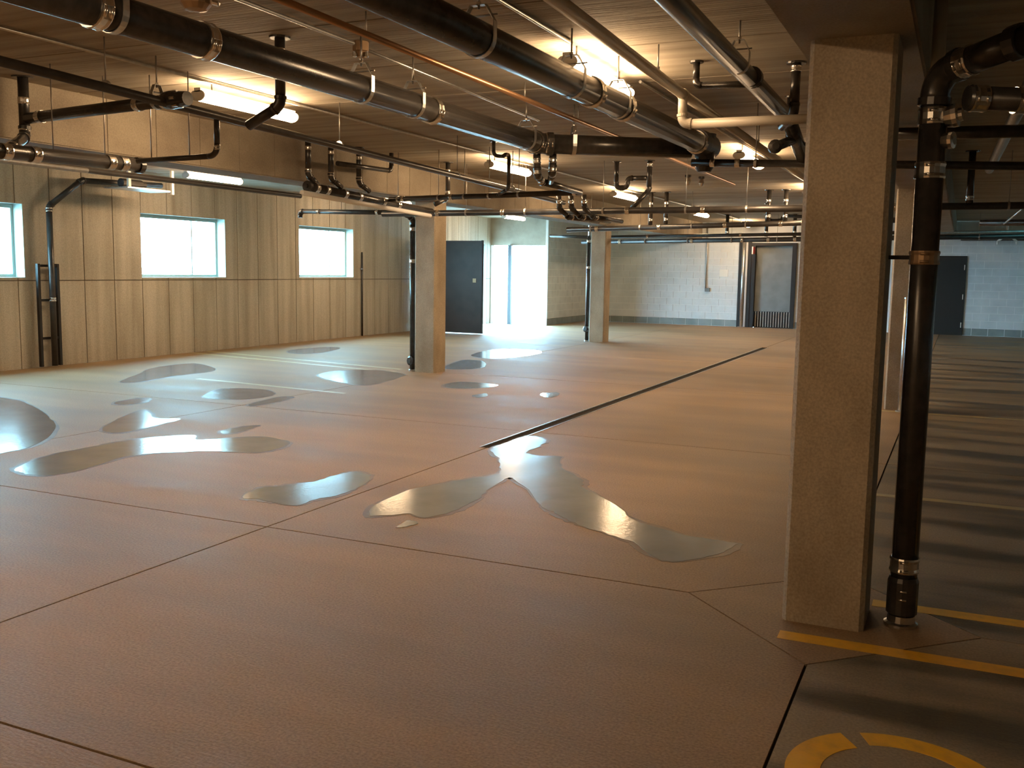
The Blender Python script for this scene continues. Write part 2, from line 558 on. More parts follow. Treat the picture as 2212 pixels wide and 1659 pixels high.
# louvred service door in the pale wall
d2 = thing('door_2', (-5.07, YB, 0), 'tall grey service door with barred vent along the bottom', None, None, 'structure')
put('door_frame', MB().box(-5.72, -5.60, YB - .06, YB + .2, 0, 2.5).box(-4.54, -4.42, YB - .06, YB + .2, 0, 2.5).box(-5.60, -4.54, YB - .06, YB + .2, 2.42, 2.5), M_DARK, d2)
put('leaf', MB().box(-5.60, -4.54, YB + .08, YB + .13, .48, 2.42), M_PANEL, d2)
put('vent_back', MB().box(-5.60, -4.54, YB + .14, YB + .18, -.012, .48), M_DARK, d2)
for k in range(14):
    x = -5.56 + k * .0755
    put('bar', MB().box(x, x + .022, YB + .08, YB + .10, .02, .47), M_GALV, d2)
# steel guard post and dark jamb beside it
gpost = thing('guard_post', (-5.92, YB - .12, 0), 'pale steel guard post beside the grey service door', 'post')
put('shaft', MB().tube([(-5.93, YB - .12, .01), (-5.93, YB - .12, 2.56)], .055, 12), M_GALV, gpost)
put('foot', MB().box(-6.02, -5.84, YB - .21, YB - .03, 0, .012), M_GALV, gpost)
jb = put('trim_1', MB().box(-6.08, -6.00, YB - .08, YB - .001, 0, 2.6).box(-5.82, -5.72, YB - .08, YB - .001, 0, 2.6), M_DARK)
tag(jb, None, None, None, 'structure')

d3 = thing('door_3', (-.4, YB, 0), 'black painted steel door with three bright hinges', None, None, 'structure')
put('leaf', MB().box(-.84, .05, YB - .005, YB + .04, -.011, 2.10), M_DOORD, d3)
put('door_frame', MB().box(-.90, -.84, YB - .03, YB + .1, 0, 2.16).box(.05, .09, YB - .03, YB + .1, 0, 2.16).box(-.84, .05, YB - .03, YB + .1, 2.10, 2.16), M_DOORD, d3)
for z in (.28, 1.05, 1.85):
    put('hinge', MB().tube([(.045, YB - .02, z - .07), (.045, YB - .02, z + .07)], .014, 8), M_WHITE, d3)

cn = thing('wall_conduit', (-7.06, YB - .03, 1.1), 'thin grey conduit dropping down the pale block wall to a small box', 'conduit')
put('tube', MB().tube([(-7.06, YB - .03, CEIL), (-7.06, YB - .03, 1.12)], .018, 8), M_GALV, cn)
put('outlet_box', MB().box(-7.08, -6.93, YB - .06, YB, 1.03, 1.14), M_PANEL, cn)
tag(put('notice_sheet', MB().box(-6.66, -6.40, YB - .012, YB - .001, 1.49, 1.70), M_PAPER), 'blank pale sheet fixed to the block wall beside the conduit', 'notice')
es = thing('exit_sign', (-5.60, YB - .25, 2.25), 'small red exit sign hung edge-on by the service door', 'sign')
put('casing', MB().box(-5.645, -5.615, YB - .40, YB - .08, 2.16, 2.38), M_WHITE, es)
put('face', MB().box(-5.615, -5.605, YB - .39, YB - .09, 2.17, 2.37), M_RED, es)
put('bracket', MB().box(-5.635, -5.625, YB - .10, YB - .0, 2.25, 2.29), M_GALV, es)

# thin dark strip on the window wall beyond the second window
st = thing('wall_pipe', (XL + .03, 19.13, 0), 'thin dark pipe standing against the window wall', 'pipe')
put('tube', MB().tube([(XL + .04, 19.13, 0), (XL + .04, 19.13, 1.95)], .022, 8), M_IRON, st)
put('clip', MB().box(XL, XL + .065, 19.09, 19.17, 1.55, 1.58), M_GALV, st)

# ------------------------------------------------------------------ floor paint
def stripe(p, q, wd, mt, label, group=None):
    p, q = V3(p), V3(q); t = (q - p).normalized(); s = V3((-t.y, t.x, 0)) * wd / 2
    poly = [p + s, p - s, q - s, q + s]
    o = put('parking_stripe', MB().prism([(a.x, a.y) for a in poly], 0, .0012), mt)
    tag(o, label, 'floor marking', group)


stripe((-.645, 4.29, 0), (2.2, 4.34, 0), .10, M_YEL, 'yellow parking stripe running past the foot of the column')
stripe((-.30, 4.93, 0), (2.2, 4.98, 0), .10, M_YEL, 'yellow parking stripe starting behind the thick black downpipe')
stripe((-.55, 7.45, 0), (2.4, 7.53, 0), .09, M_YELF, 'thin yellow stripe midway between the two column rows of stalls')
stripe((-.80, 12.20, 0), (3.2, 12.30, 0), .10, M_YELF, 'yellow stripe beside the column with the galvanized guard pipe')
stripe((-12.7, 13.55, 0), (-7.85, 12.72, 0), .09, M_YELF, 'faded stripe of a close pair, meeting the slim column', None)
stripe((-12.7, 13.95, 0), (-8.0, 13.15, 0), .09, M_YELF, 'faded stripe of a close pair, farther along the window wall', None)
stripe(fl(427, 818), fl(745, 850), .09, M_YELF, 'short faded stripe among the puddles by the window wall')

nb = MB()


def arc(mb, c, r0, r1, a0, a1, sx=1.0, sy=1.0, n=20):
    ang = [math.radians(a0 + (a1 - a0) * k / n) for k in range(n + 1)]
    o_ = [(c[0] + r1 * sx * math.cos(a), c[1] + r1 * sy * math.sin(a)) for a in ang]
    i_ = [(c[0] + r0 * sx * math.cos(a), c[1] + r0 * sy * math.sin(a)) for a in reversed(ang)]
    for k in range(n):
        q = [o_[k], o_[k + 1], i_[n - k - 1], i_[n - k]]
        mb.prism(q, 0, .0012)


nm = thing('stall_number', (-.09, 3.2, 0), 'yellow stencilled stall number curve on the floor', 'floor marking')
a1 = MB(); arc(a1, (-.075, 3.15), .255, .345, -20, 116); put('stroke', a1, M_YEL, nm)
a2 = MB(); arc(a2, (-.085, 3.15), .235, .345, 126, 215); put('stroke', a2, M_YEL, nm)

# ------------------------------------------------------------------ puddles
PUD = [
    ('forked puddle at the end of the trench drain', [(1062, 968), (1100, 955), (1140, 942), (1180, 950), (1170, 962), (1135, 978), (1165, 985), (1210, 988), (1212, 1010), (1255, 1035), (1262, 1055), (1320, 1085), (1365, 1120), (1420, 1140), (1500, 1160), (1580, 1172), (1585, 1180), (1530, 1203), (1440, 1213), (1390, 1190), (1370, 1172), (1300, 1150), (1240, 1130), (1200, 1108), (1170, 1095), (1150, 1065), (1115, 1038), (1095, 1033), (1060, 1055), (1030, 1080), (975, 1105), (920, 1118), (880, 1110), (800, 1115), (815, 1087), (900, 1055), (1000, 1037), (1070, 1026), (1082, 1010), (1078, 990), (1068, 983)]),
    ('short bright puddle with ragged end beside the floor joint', [(520, 1075), (560, 1055), (620, 1048), (680, 1040), (735, 1024), (770, 1020), (800, 1030), (780, 1050), (740, 1068), (680, 1080), (640, 1092), (590, 1086), (560, 1079)]),
    ('long tongue shaped puddle crossing the open floor', [(35, 1012), (100, 985), (200, 965), (250, 955), (330, 945), (415, 940), (428, 950), (480, 948), (560, 943), (625, 955), (600, 970), (540, 978), (450, 975), (330, 980), (260, 990), (180, 1015), (100, 1028), (50, 1022)]),
    ('wide greenish puddle under the first windows', [(-260, 870), (-100, 850), (0, 858), (60, 872), (105, 900), (120, 925), (80, 960), (0, 980), (-160, 1010), (-300, 960)]),
    ('bright wedge puddle with straight edge', [(220, 928), (255, 905), (310, 885), (335, 903), (390, 905), (335, 920), (260, 935)]),
    ('streaky puddle close to the window wall', [(260, 825), (300, 808), (330, 795), (420, 785), (465, 800), (380, 812), (300, 825)]),
    ('thin puddle on the faded paired stripes', [(625, 757), (700, 750), (735, 752), (695, 762), (640, 764)]),
    ('round bright puddle before the slim column', [(688, 812), (720, 802), (800, 799), (862, 806), (870, 813), (800, 832), (740, 827)]),
    ('ragged puddle just behind the slim column foot', [(962, 792), (1000, 778), (1045, 781), (1040, 795), (975, 798)]),
    ('pale puddle nearest the bright far opening', [(1018, 767), (1070, 755), (1150, 756), (1170, 762), (1130, 770), (1060, 775)]),
    ('small puddle in front of the slim column', [(960, 832), (1000, 825), (1075, 832), (1030, 839), (970, 838)]),
    ('dull ring shaped damp patch in the stall', [(438, 856), (480, 840), (570, 842), (592, 853), (540, 862), (470, 862)]),
    ('narrow slanting puddle beside the damp patch', [(540, 873), (600, 858), (635, 858), (602, 868), (550, 877)]),
    ('thin pinkish puddle behind the long tongue puddle', [(478, 932), (520, 922), (560, 919), (530, 931), (490, 938)]),
    ('small oval puddle behind the wedge puddle', [(250, 869), (300, 860), (327, 862), (310, 871), (260, 875)]),
    ('tiny puddle spot between joint and slim column', [(1022, 854), (1050, 850), (1052, 856), (1030, 859)]),
    ('tiny splash by the forked puddle', [(857, 1139), (880, 1125), (905, 1128), (882, 1137)]),
    ('small splash along the trench drain line', [(1170, 850), (1205, 848), (1200, 857), (1175, 858)]),
]


def smooth_poly(pts, sub=5, jit=.012):
    n = len(pts); out = []
    for i in range(n):
        p0, p1, p2, p3 = (pts[(i + k - 1) % n] for k in range(4))
        for k in range(sub):
            t = k / sub
            q = [.5 * (2 * b + (c - a) * t + (2 * a - 5 * b + 4 * c - d) * t * t + (3 * b - a - 3 * c + d) * t ** 3) for a, b, c, d in zip(p0, p1, p2, p3)]
            out.append((q[0] + random.uniform(-jit, jit), q[1] + random.uniform(-jit, jit)))
    return out


for n_, (lab, px) in enumerate(PUD):
    pts = [tuple(fl(*p)[:2]) for p in px]
    poly = smooth_poly(pts)
    ar = sum(poly[i][0] * poly[(i + 1) % len(poly)][1] - poly[(i + 1) % len(poly)][0] * poly[i][1] for i in range(len(poly)))
    if ar < 0: poly.reverse()
    big = n_ not in (15, 16, 17)
    c0 = (sum(p[0] for p in poly) / len(poly), sum(p[1] for p in poly) / len(poly))
    pd = thing('puddle', (c0[0], c0[1], 0), lab, 'puddle', 'puddles on the garage floor')
    water = MB().loft([[(x, y, 0.0) for x, y in poly], [(x, y, .0024) for x, y in poly]], True, True)
    put('water', water, M_WET, pd)
    if big:
        n = len(poly); rim = []
        for i in range(n):
            (xa, ya), (xb, yb) = poly[i - 2], poly[(i + 2) % n]
            tx, ty = xb - xa, yb - ya
            q = math.hypot(tx, ty) or 1.0
            wd_ = .022 + .018 * math.sin(i * .37) + random.uniform(0, .012)
            rim.append((poly[i][0] + ty / q * wd_, poly[i][1] - tx / q * wd_))
        ring_ = MB()
        b0 = len(ring_.v)
        for z in (0.0, .0010):
            ring_.v += [(x, y, z) for x, y in rim] + [(x, y, z) for x, y in poly]
        for i in range(n):
            k = (i + 1) % n
            ring_.face([2 * n + i, 2 * n + k, 3 * n + k, 3 * n + i])
            ring_.face([i, k, 2 * n + k, 2 * n + i])
        put('damp_edge', ring_, M_DAMP, pd)

# ------------------------------------------------------------------ lamps
def lamp(x, y, z, label, cool=False, group='ceiling strip lamps'):
    t = thing('strip_lamp', (x, y, z), label, 'lamp', group)
    L_ = 1.24
    put('housing', MB().box(x - .032, x + .032, y - L_ / 2, y + L_ / 2, z + .062, z + .095), M_WHITE, t)
    prof = [(math.sin(q) * .068, .036 - math.cos(q) * .044) for q in [math.radians(-142 + 284 * k / 16) for k in range(17)]]
    mb = MB()
    mb.loft([[(x + p, yy, z + q) for p, q in prof] for yy in (y - L_ / 2 + .012, y + L_ / 2 - .012)], True, False)
    put('lens', mb, M_LAMPC if cool else M_LAMP, t)
    for e in (-1, 1):
        yy = y + e * (L_ / 2 - .006)
        q = MB(); q.loft([[(x + p * 1.06, yy + d, z + .036 + (w_ - .036) * 1.06) for p, w_ in prof] for d in (-.006, .006)], False, True)
        put('end_cap', q, M_WHITE, t)
    for s in (-1, 1):
        put('hanger_stem', MB().tube([(x, y + s * .45, z + .095), (x, y + s * .45, CEIL)], .006, 6), M_ROD, t)
    return t


ROWA, ROWB, ROWC = -2.45, -5.72, -10.90
for i, y in enumerate((-3.4, 1.35, 6.72, 12.15, 17.5, 22.8)):
    lamp(ROWA, y, 2.93, ['glowing strip lamp close to the rear wall beside the beam', 'glowing strip lamp overhead in the aisle beside the beam', 'glowing strip lamp hung beside the big straight drain pipe', 'glowing strip lamp behind the drain pipe tee', 'glowing strip lamp above the long cross drain', 'small glowing strip lamp deep in the column bay'][i])  # first one is out of view, added to brighten the foreground
for i, y in enumerate((-3.4, 1.45, 6.85, 12.2, 17.2, 22.9, 28.0)):
    lamp(ROWB, y, 2.93, ['glowing strip lamp close to the rear wall in the middle bay', 'glowing strip lamp over the crossing of the floor joints', 'glowing strip lamp partly hidden by the double-clamped riser', 'glowing strip lamp behind the thin vertical drop pipe', 'glowing strip lamp next to the S-shaped trap', 'glowing strip lamp seen just under the cross drain', 'farthest glowing strip lamp close to the pale block wall'][i])  # first one is an unseen extra, lifting foreground floor and column face
for i, y in enumerate((6.8, 12.2, 17.6, 23.6)):
    lamp(ROWC, y, 2.93, ['glowing strip lamp in the window bay over the first window', 'glowing strip lamp in the window bay above the middle window', 'glowing strip lamp in the window bay behind the slim column', 'glowing strip lamp in the window bay by the doorway'][i])  # first one is added out of view to brighten window wall and floor
lamp(2.6, 25.2, 2.93, 'cool white strip lamp in the bay of the black door', True)  # unseen lamp added for the teal light on the end wall

# ------------------------------------------------------------------ pipes
def fillet(pts, r):
    """list of straight segments and arcs"""
    pts = [V3(p) for p in pts]
    segs, arcs = [], []
    start = pts[0]
    for i in range(1, len(pts) - 1):
        a, b, c = pts[i - 1], pts[i], pts[i + 1]
        d0, d1 = (b - a).normalized(), (c - b).normalized()
        ang = d0.angle(d1)
        if ang < .03: continue
        cut = min(r * math.tan(ang / 2), (b - a).length * .48, (c - b).length * .48)
        p, q = b - d0 * cut, b + d1 * cut
        segs.append((start, p))
        arcs.append([p * (1 - t) ** 2 + b * 2 * t * (1 - t) + q * t * t for t in [k / 8 for k in range(9)]])
        start = q
    segs.append((start, pts[-1]))
    return segs, arcs


def clamp_at(p, d, r, parent, mt=None, ln=.06):
    d = V3(d).normalized(); p = V3(p)
    mb = MB().lathe(p - d * ln / 2, d, [(0, r * 1.03), (0, r * 1.10), (ln * .12, r * 1.14), (ln * .3, r * 1.08), (ln * .7, r * 1.08), (ln * .88, r * 1.14), (ln, r * 1.10), (ln, r * 1.03)], 18)
    h = V3((0, 0, 1)) if abs(d.z) < .9 else V3((1, 0, 0))
    u = d.cross(h).normalized()
    toc = (CAM - p); toc = (toc - d * toc.dot(d)).normalized()
    sgn = d.cross(toc).normalized()
    for s in (-1, 1):
        c = p + d * s * ln * .28 + toc * r * 1.12
        mb.tube([c - sgn * r * .3, c + sgn * r * .3], r * .11, 6)
    put('coupling', mb, mt or M_CLAMP, parent)


def pipe(name, label, pts, r, mt=None, cat='pipe', bend=None, clamps=(), cl_mat=None, group=None, flange=None, caps=()):
    """clamps: list of (segment number, fraction)"""
    mt = mt or M_IRON
    t = thing(name, V3(pts[0]), label, cat, group)
    segs, arcs = fillet(pts, bend or r * 2.2)
    for a, b in segs:
        if (b - a).length > 1e-4:
            put('pipe_length', MB().tube([a, b], r, 16), mt, t)
    for a in arcs:
        put('elbow', MB().tube(a, r * 1.06, 16), mt, t)
        if r > .03:
            for e, f in ((a[0], a[0] - a[1]), (a[-1], a[-1] - a[-2])):
                f = f.normalized()
                put('hub', MB().lathe(e - f * r * .2, f, [(0, r * 1.16), (0, r * 1.2), (r * .55, r * 1.2), (r * .6, r * 1.08)], 16), mt, t)
    for s, f in clamps:
        a, b = V3(pts[s]), V3(pts[s + 1])
        clamp_at(a.lerp(b, f), b - a, r, t, cl_mat, max(.035, min(.07, r * 1.3)))
    if flange is not None:
        p = V3(pts[flange])
        put('ceiling_flange', MB().lathe(p - V3((0, 0, .012)), (0, 0, 1), [(0, r * 1.1), (0, r * 2.0), (.012, r * 2.1)], 16), mt, t)
    for e in caps:
        p, q = V3(pts[e]), V3(pts[e + 1 if e == 0 else e - 1])
        d = (p - q).normalized()
        put('end_cap', MB().lathe(p - d * .02, d, [(0, r * 1.05), (0, r * 1.22), (.05, r * 1.22), (.05, r * .5), (.075, r * .45)], 14), mt, t)
    return t


def hanger(p, d, r, label, group, top=CEIL, wide=.036, mt=None):
    """clevis hanger: rod, yoke and strap around the pipe at p with axis d"""
    p, d = V3(p), V3(d).normalized()
    s = d.cross(V3((0, 0, 1))).normalized(); up = V3((0, 0, 1))
    t = thing('pipe_hanger', (p.x, p.y, p.z), label, 'hanger', group)
    R_ = r + .006
    yoke = p + up * (r + .075)
    put('rod', MB().tube([yoke - up * .02, (yoke.x, yoke.y, top)], .006, 6), M_ROD, t)
    pts = [yoke + s * .006, yoke + s * R_ * .45, p + up * (r * .55 + .03) + s * R_]
    pts += [p + (s * math.cos(a) + up * math.sin(a)) * R_ for a in [-math.pi * k / 12 for k in range(13)]]
    pts += [p + up * (r * .55 + .03) - s * R_, yoke - s * R_ * .45, yoke - s * .006]
    put('strap', MB().ribbon(pts, d, wide, .004), mt or M_GALV, t)
    q = p + up * (r + .022)
    put('cross_bolt', MB().tube([q - s * (R_ + .012), q + s * (R_ + .012)], .005, 6), M_ROD, t)
    put('nut', MB().lathe(yoke + up * .004, up, [(0, .012), (.014, .012)], 6), M_CLAMP, t)
    return t


def rodhang(p, r, label, group):
    """thin split-ring hanger"""
    p = V3(p)
    t = thing('ring_hanger', p, label, 'hanger', group)
    put('rod', MB().tube([(p.x, p.y, p.z + r), (p.x, p.y, CEIL)], .005, 6), M_ROD, t)
    return t


def ring(t, p, d, r):
    put('ring', MB().lathe(V3(p) - V3(d).normalized() * .012, d, [(0, r * 1.02), (0, r * 1.18), (.024, r * 1.18), (.024, r * 1.02)], 14), M_GALV, t)


# P1: the big drain on the window side of the bay, then its slanting cross piece to the tee
p1a, p1b, p1c = V3((-3.80, 1.0, 2.79)), V3((-3.57, 8.27, 2.745)), V3((-2.36, 9.0, 2.738))
pipe('drain_main', 'big black drain pipe with bright belly line, turning across toward the tee', [p1a, p1b, p1c], .088, M_IRON, 'pipe', .16,
     clamps=[(0, .33), (0, .425), (0, .74), (0, .985), (1, .06)], cl_mat=M_CLAMP)
dy = (p1b - p1a).normalized()
HG1 = 'clevis hangers under the big drain pipe near the riser'
for y, lb in ((3.5, 'wide clevis hanger by the rusty round ceiling box'), (5.50, 'bright clevis hanger just past the octagonal junction box'), (6.13, 'bright clevis hanger next to a clamp band on the big drain'), (7.98, 'round clevis hanger near the bend of the big drain')):
    hanger(p1a.lerp(p1b, (y - 1.0) / 7.27), dy, .088, lb, HG1)
hanger(p1b.lerp(p1c, .22), p1c - p1b, .088, 'bright clevis hanger on the slanting cross piece of the big drain', None)

# P2: second big drain, ending in the tee
p2a, p2b = V3((-2.44, 1.0, 2.80)), V3((-2.22, 9.0, 2.755))
t2 = pipe('drain_main', 'big black drain pipe with blue belly line, ending in a heavy tee', [p2a, p2b], .090, M_IRON, 'pipe', clamps=[(0, .645), (0, .72), (0, .96)], cl_mat=M_CLAMP)
put('tee', MB().lathe((-2.235, 8.72, 2.765), (0.02, 1, 0), [(0, .09), (0, .112), (.10, .118), (.36, .118), (.44, .112), (.44, .03)], 18), M_IRON2, t2)
put('tee_branch', MB().lathe((-2.22, 8.97, 2.86), (0, 0, -1), [(0, .085), (0, .10), (.30, .085), (.34, .06)], 16), M_IRON2, t2)
d2_ = (p2b - p2a).normalized()
for y, lb in ((5.82, 'clevis hanger of the straight drain at the lamp front end'), (6.66, 'clevis hanger of the straight drain at the lamp back end')):
    hanger(p2a.lerp(p2b, (y - 1) / 8.0), d2_, .09, lb, 'clevis hangers of the straight big drain')
hanger(p2a.lerp(p2b, .45), d2_, .09, 'clevis hanger on the straight big drain before the lamp', None)

# P3: smaller black drain beside the near beam
db = pipe('drain_branch', 'black drain pipe running just beside the deep beam', [(-1.27, 1.0, 2.88), (-1.30, 6.3, 2.85), (-1.33, 8.0, 2.83), (-1.33, 8.85, 2.62)], .058, M_IRON, clamps=[(1, .08), (1, .9)], cl_mat=M_IRON2)
hanger((-1.30, 6.0, 2.853), (0, 1, 0), .058, 'narrow clevis hanger on the drain beside the deep beam', None)
pipe('drain_stub', 'small black hooked stub dropping from a ceiling flange', [(-1.82, 7.02, CEIL), (-1.82, 7.02, 2.93), (-1.34, 6.95, 2.90)], .024, M_IRON, flange=0, bend=.05)
pipe('drain_stub', 'black stub with bright clamp behind the chamfered column', [(-1.17, 7.3, CEIL), (-1.17, 7.3, 2.74), (-1.30, 7.6, 2.70)], .034, M_IRON, clamps=[(0, .12)], flange=0)
put('cleanout', MB().lathe((-1.42, 8.0, 2.60), (.3, -1, 0), [(0, .04), (0, .055), (.05, .055), (.06, .03), (.075, .028)], 14), M_IRON2, db)
put('cleanout_arm', MB().tube([(-1.42, 8.0, 2.60), (-1.33, 8.45, 2.72)], .04, 12), M_IRON, db)
pipe('drain_stub', 'tiny hooked stub above the thin cross drain', [(-1.43, 8.65, CEIL), (-1.43, 8.65, 2.70), (-1.10, 8.65, 2.69)], .018, M_IRON, flange=0, bend=.04)

# F: beige pipe with a dropping branch
pipe('beige_pipe', 'long beige painted pipe running between two big drains', [(-1.80, 1.0, 2.93), (-1.93, 6.4, 2.91), (-1.96, 7.2, 2.905), (-2.0, 12.4, 2.90), (-2.1, 20.0, 2.90)], .038, M_PVC)
pipe('beige_pipe', 'beige branch dropping and turning across behind the column', [(-1.955, 7.18, 2.89), (-1.955, 7.18, 2.69), (-.745, 7.20, 2.685)], .034, M_PVC, bend=.06)
for y in (3.9, 6.42, 10.2, 14.6):
    t = rodhang((-1.925 - (y - 6.4) * .013, y, 2.945), .002, 'thin rod holding up the long beige pipe', 'rods of the beige pipe')
    put('collar', MB().tube([(-1.925 - (y - 6.4) * .013, y, 2.93), (-1.925 - (y - 6.4) * .013, y, 2.955)], .012, 6), M_GALV, t)

# D: slim copper line, E and G: lamp conduits
pipe('copper_line', 'slim warm copper line between the two big drains', [(-3.24, 1.0, 2.95), (-3.30, 6.0, 2.95), (-3.24, 9.6, 2.94), (-3.24, 15.0, 2.94)], .020, M_COPPER)
for y in (5.0, 7.3, 8.5):
    rodhang((-3.29, y, 2.955), .01, 'thin rod holding up the slim copper line', 'rods of the copper line')
pipe('conduit', 'thin grey conduit feeding the square junction box', [(-3.76, 1.0, 3.07), (-3.75, 5.55, 3.07)], .012, M_GALV)
pipe('conduit', 'thin grey conduit leaving the square junction box', [(-3.78, 5.75, 3.07), (-3.90, 9.0, 3.07)], .012, M_GALV)
jx = thing('junction_box', (-3.76, 5.66, 3.0), 'small octagonal junction box under the planks with fittings', 'box')
put('body', MB().lathe((-3.76, 5.65, CEIL), (0, 0, -1), [(0, .055), (.06, .055), (.065, .045), (.10, .03)], 8), M_RUST, jx)
for a in (0, 2.1, 4.2):
    put('connector', MB().lathe((-3.76 + .045 * math.cos(a), 5.65 + .045 * math.sin(a), 3.03), (0, 0, -1), [(0, .014), (.03, .016), (.034, .008)], 8), M_CLAMP, jx)
jx = thing('junction_box', (-3.97, 4.33, 3.0), 'rusty round ceiling box with bright fittings', 'box')
put('body', MB().lathe((-3.97, 4.33, CEIL), (0, 0, -1), [(0, .085), (.06, .085), (.09, .06), (.10, .02)], 14), M_RUST, jx)
for a in (.3, 2.6):
    put('connector', MB().lathe((-3.97 + .10 * math.cos(a), 4.33 + .10 * math.sin(a), 3.05), (math.cos(a), math.sin(a), -.3), [(0, .016), (.035, .016), (.04, .008)], 8), M_CLAMP, jx)
pipe('conduit', 'thin grey conduit running to the lamp beside the straight drain', [(-2.40, 1.0, 3.08), (-2.42, 6.1, 3.08)], .013, M_GALV)
pipe('conduit', 'thin conduit linking lamps deep in the column bay', [(-2.39, 7.5, 3.08), (-2.39, 22.0, 3.08)], .012, M_GALV)
pipe('conduit', 'thin conduit linking lamps beside the riser', [(-5.66, 3.0, 3.08), (-5.66, 27.0, 3.08)], .012, M_GALV)
pipe('conduit', 'thin conduit linking lamps of the window bay', [(-10.84, 6.0, 3.08), (-10.84, 24.0, 3.08)], .012, M_GALV)

# H: sloping slim drain near the beam, I: cross pipe joining it
pipe('sloping_drain', 'slim brown black drain sloping away past the lamps', [(-5.26, 1.5, 2.845), (-5.27, 4.1, 2.80), (-5.30, 9.5, 2.685), (-5.30, 13.2, 2.57)], .032, M_IRON2, clamps=[(0, .5)])
for y in (4.9, 7.6, 9.9, 11.4):
    z = 2.80 - (y - 4.1) * .0235
    t = rodhang((-5.29, y, z), .03, 'thin rod of the slim sloping drain', 'rods of the slim sloping drain')
    ring(t, (-5.29, y, z), (0, 1, 0), .032)
cI0, cI1 = V3((-7.0, 5.672, 2.765)), V3((-5.27, 5.46, 2.775))
pipe('cross_drain', 'black cross pipe with pale streak, joining the slim sloping drain', [cI0, cI1], .045, M_IRON, clamps=[(0, .80), (0, .97), (0, .10)])
t = thing('valve', (-5.0, 5.44, 2.78), 'cluster of bright bolted fittings beside the first window bay lamp', 'valve')
put('body', MB().lathe((-5.30, 5.46, 2.775), (1, -.1, 0), [(0, .045), (0, .062), (.05, .066), (.13, .058), (.22, .05), (.22, .02)], 16), M_IRON, t)
for k in range(6):
    a = k * math.pi / 3
    put('bolt', MB().lathe((-5.20, 5.44 + .055 * math.cos(a), 2.775 + .055 * math.sin(a)), (1, -.1, 0), [(0, .012), (.05, .012), (.05, .004)], 6), M_CLAMP, t)
hanger(cI0.lerp(cI1, .92), cI1 - cI0, .045, 'narrow hanger loop on the black cross pipe', None)
pipe('drain_riser', 'black riser with clamps dropping from the planks beside the beam', [(-7.05, 5.68, CEIL), (-7.05, 5.68, 2.62), (-6.60, 5.15, 2.43)], .042, M_IRON, clamps=[(0, .40), (0, .92), (1, .75)], flange=0)
pipe('low_drain', 'low black drain with bolted clamps and blunt end', [(-6.42, 3.0, 2.36), (-6.40, 5.0, 2.40), (-6.40, 6.25, 2.43)], .055, M_IRON, clamps=[(0, .90), (0, .99), (1, .18), (1, .75), (1, .86)], caps=[-1])
pipe('drain_loop', 'thin black pipe looping from the sloping drain to the low drain', [(-5.32, 6.0, 2.75), (-5.32, 6.0, 2.445), (-6.15, 6.0, 2.43)], .022, M_IRON2, clamps=[(0, .8)], bend=.09)
for x, y in ((-6.0, 6.0), (-5.6, 6.0), (-6.40, 5.4), (-6.40, 5.9)):
    t = rodhang((x, y, 2.45), .0, 'thin long rod reaching down to the low drain', 'rods of the low drain')
pipe('long_line', 'slim pale-edged pipe running under the beam edge', [(-6.95, 1.5, 2.40), (-6.95, 9.2, 2.40)], .026, M_IRON2)
pipe('long_line', 'slim twin pipe lying beside the pale-edged pipe', [(-6.72, 1.5, 2.37), (-6.72, 6.0, 2.37)], .020, M_GALV)

# L: collecting drain under the beam edge with its drops
La, Lb = V3((-7.0, 9.42, 2.53)), V3((-7.02, 12.35, 2.41))
tl = pipe('collector_drain', 'stout collecting drain with blunt end under the beam edge', [La, Lb], .052, M_IRON, caps=[0], clamps=[(0, .05), (0, .12), (0, .25), (0, .36), (0, .55), (0, .68)])
pipe('collector_line', 'bright white pipe lying below the collecting drain', [(-6.93, 9.2, 2.44), (-6.95, 12.2, 2.345)], .030, M_WHITE)  # the collecting drain's highlight, painted as a separate white pipe
pipe('collector_line', 'dark pipe reaching from the slim column toward the window wall', [(-9.75, 12.9, 2.38), (-9.75, 12.9, 2.48), (-7.80, 12.72, 2.43)], .036, M_IRON2, clamps=[(1, .2), (1, .8)])
rodhang((-8.9, 12.82, 2.46), .01, 'lone thin rod above the pipe toward the window wall', None)
for k, (y, yy, hgt) in enumerate(((9.42, 9.58, 3.1), (9.87, 10.08, 3.1), (10.47, 10.70, 3.1))):
    pipe('drop_pipe', ['black drop pipe entering the blunt end of the collecting drain', 'black drop pipe joined by the short branch above the collecting drain', 'black drop pipe third along from the blunt end of the collecting drain'][k], [(-7.0, y, CEIL), (-7.0, y, 2.66), (-7.0, yy, 2.575)], .034, M_IRON, clamps=[(0, .30), (0, .88)], flange=0, group='drop pipes of the collecting drain')
pipe('trap_branch', 'short black branch linking two drop pipes', [(-6.925, 11.12, CEIL), (-6.925, 11.12, 2.87), (-6.925, 9.90, 2.84)], .030, M_IRON, clamps=[(0, .3)], bend=.08)
pipe('drop_pipe', 'lone black drop pipe standing before the slim column', [(-6.72, 12.3, CEIL), (-6.72, 12.3, 2.60), (-6.85, 12.15, 2.50)], .034, M_IRON, clamps=[(0, .25), (0, .85)], flange=0)

# riser in front of the lamp, and the drop in front of the next lamp
pipe('riser', 'vertical riser crossing in front of the lamp, bent at its foot', [(-4.18, 5.33, CEIL), (-4.18, 5.33, 2.66), (-4.45, 5.33, 2.54)], .034, M_IRON2, clamps=[(0, .22)], flange=0)
pipe('drop_pipe', 'thin drop pipe crossing in front of the lamp with U bend', [(-5.10, 10.45, CEIL), (-5.10, 10.45, 2.93), (-5.02, 10.55, 2.93), (-5.02, 10.60, 2.96), (-4.98, 10.62, 2.95), (-4.98, 10.62, 2.56), (-5.25, 10.9, 2.51)], .022, M_IRON2, bend=.06, clamps=[(3, .7)], flange=0)

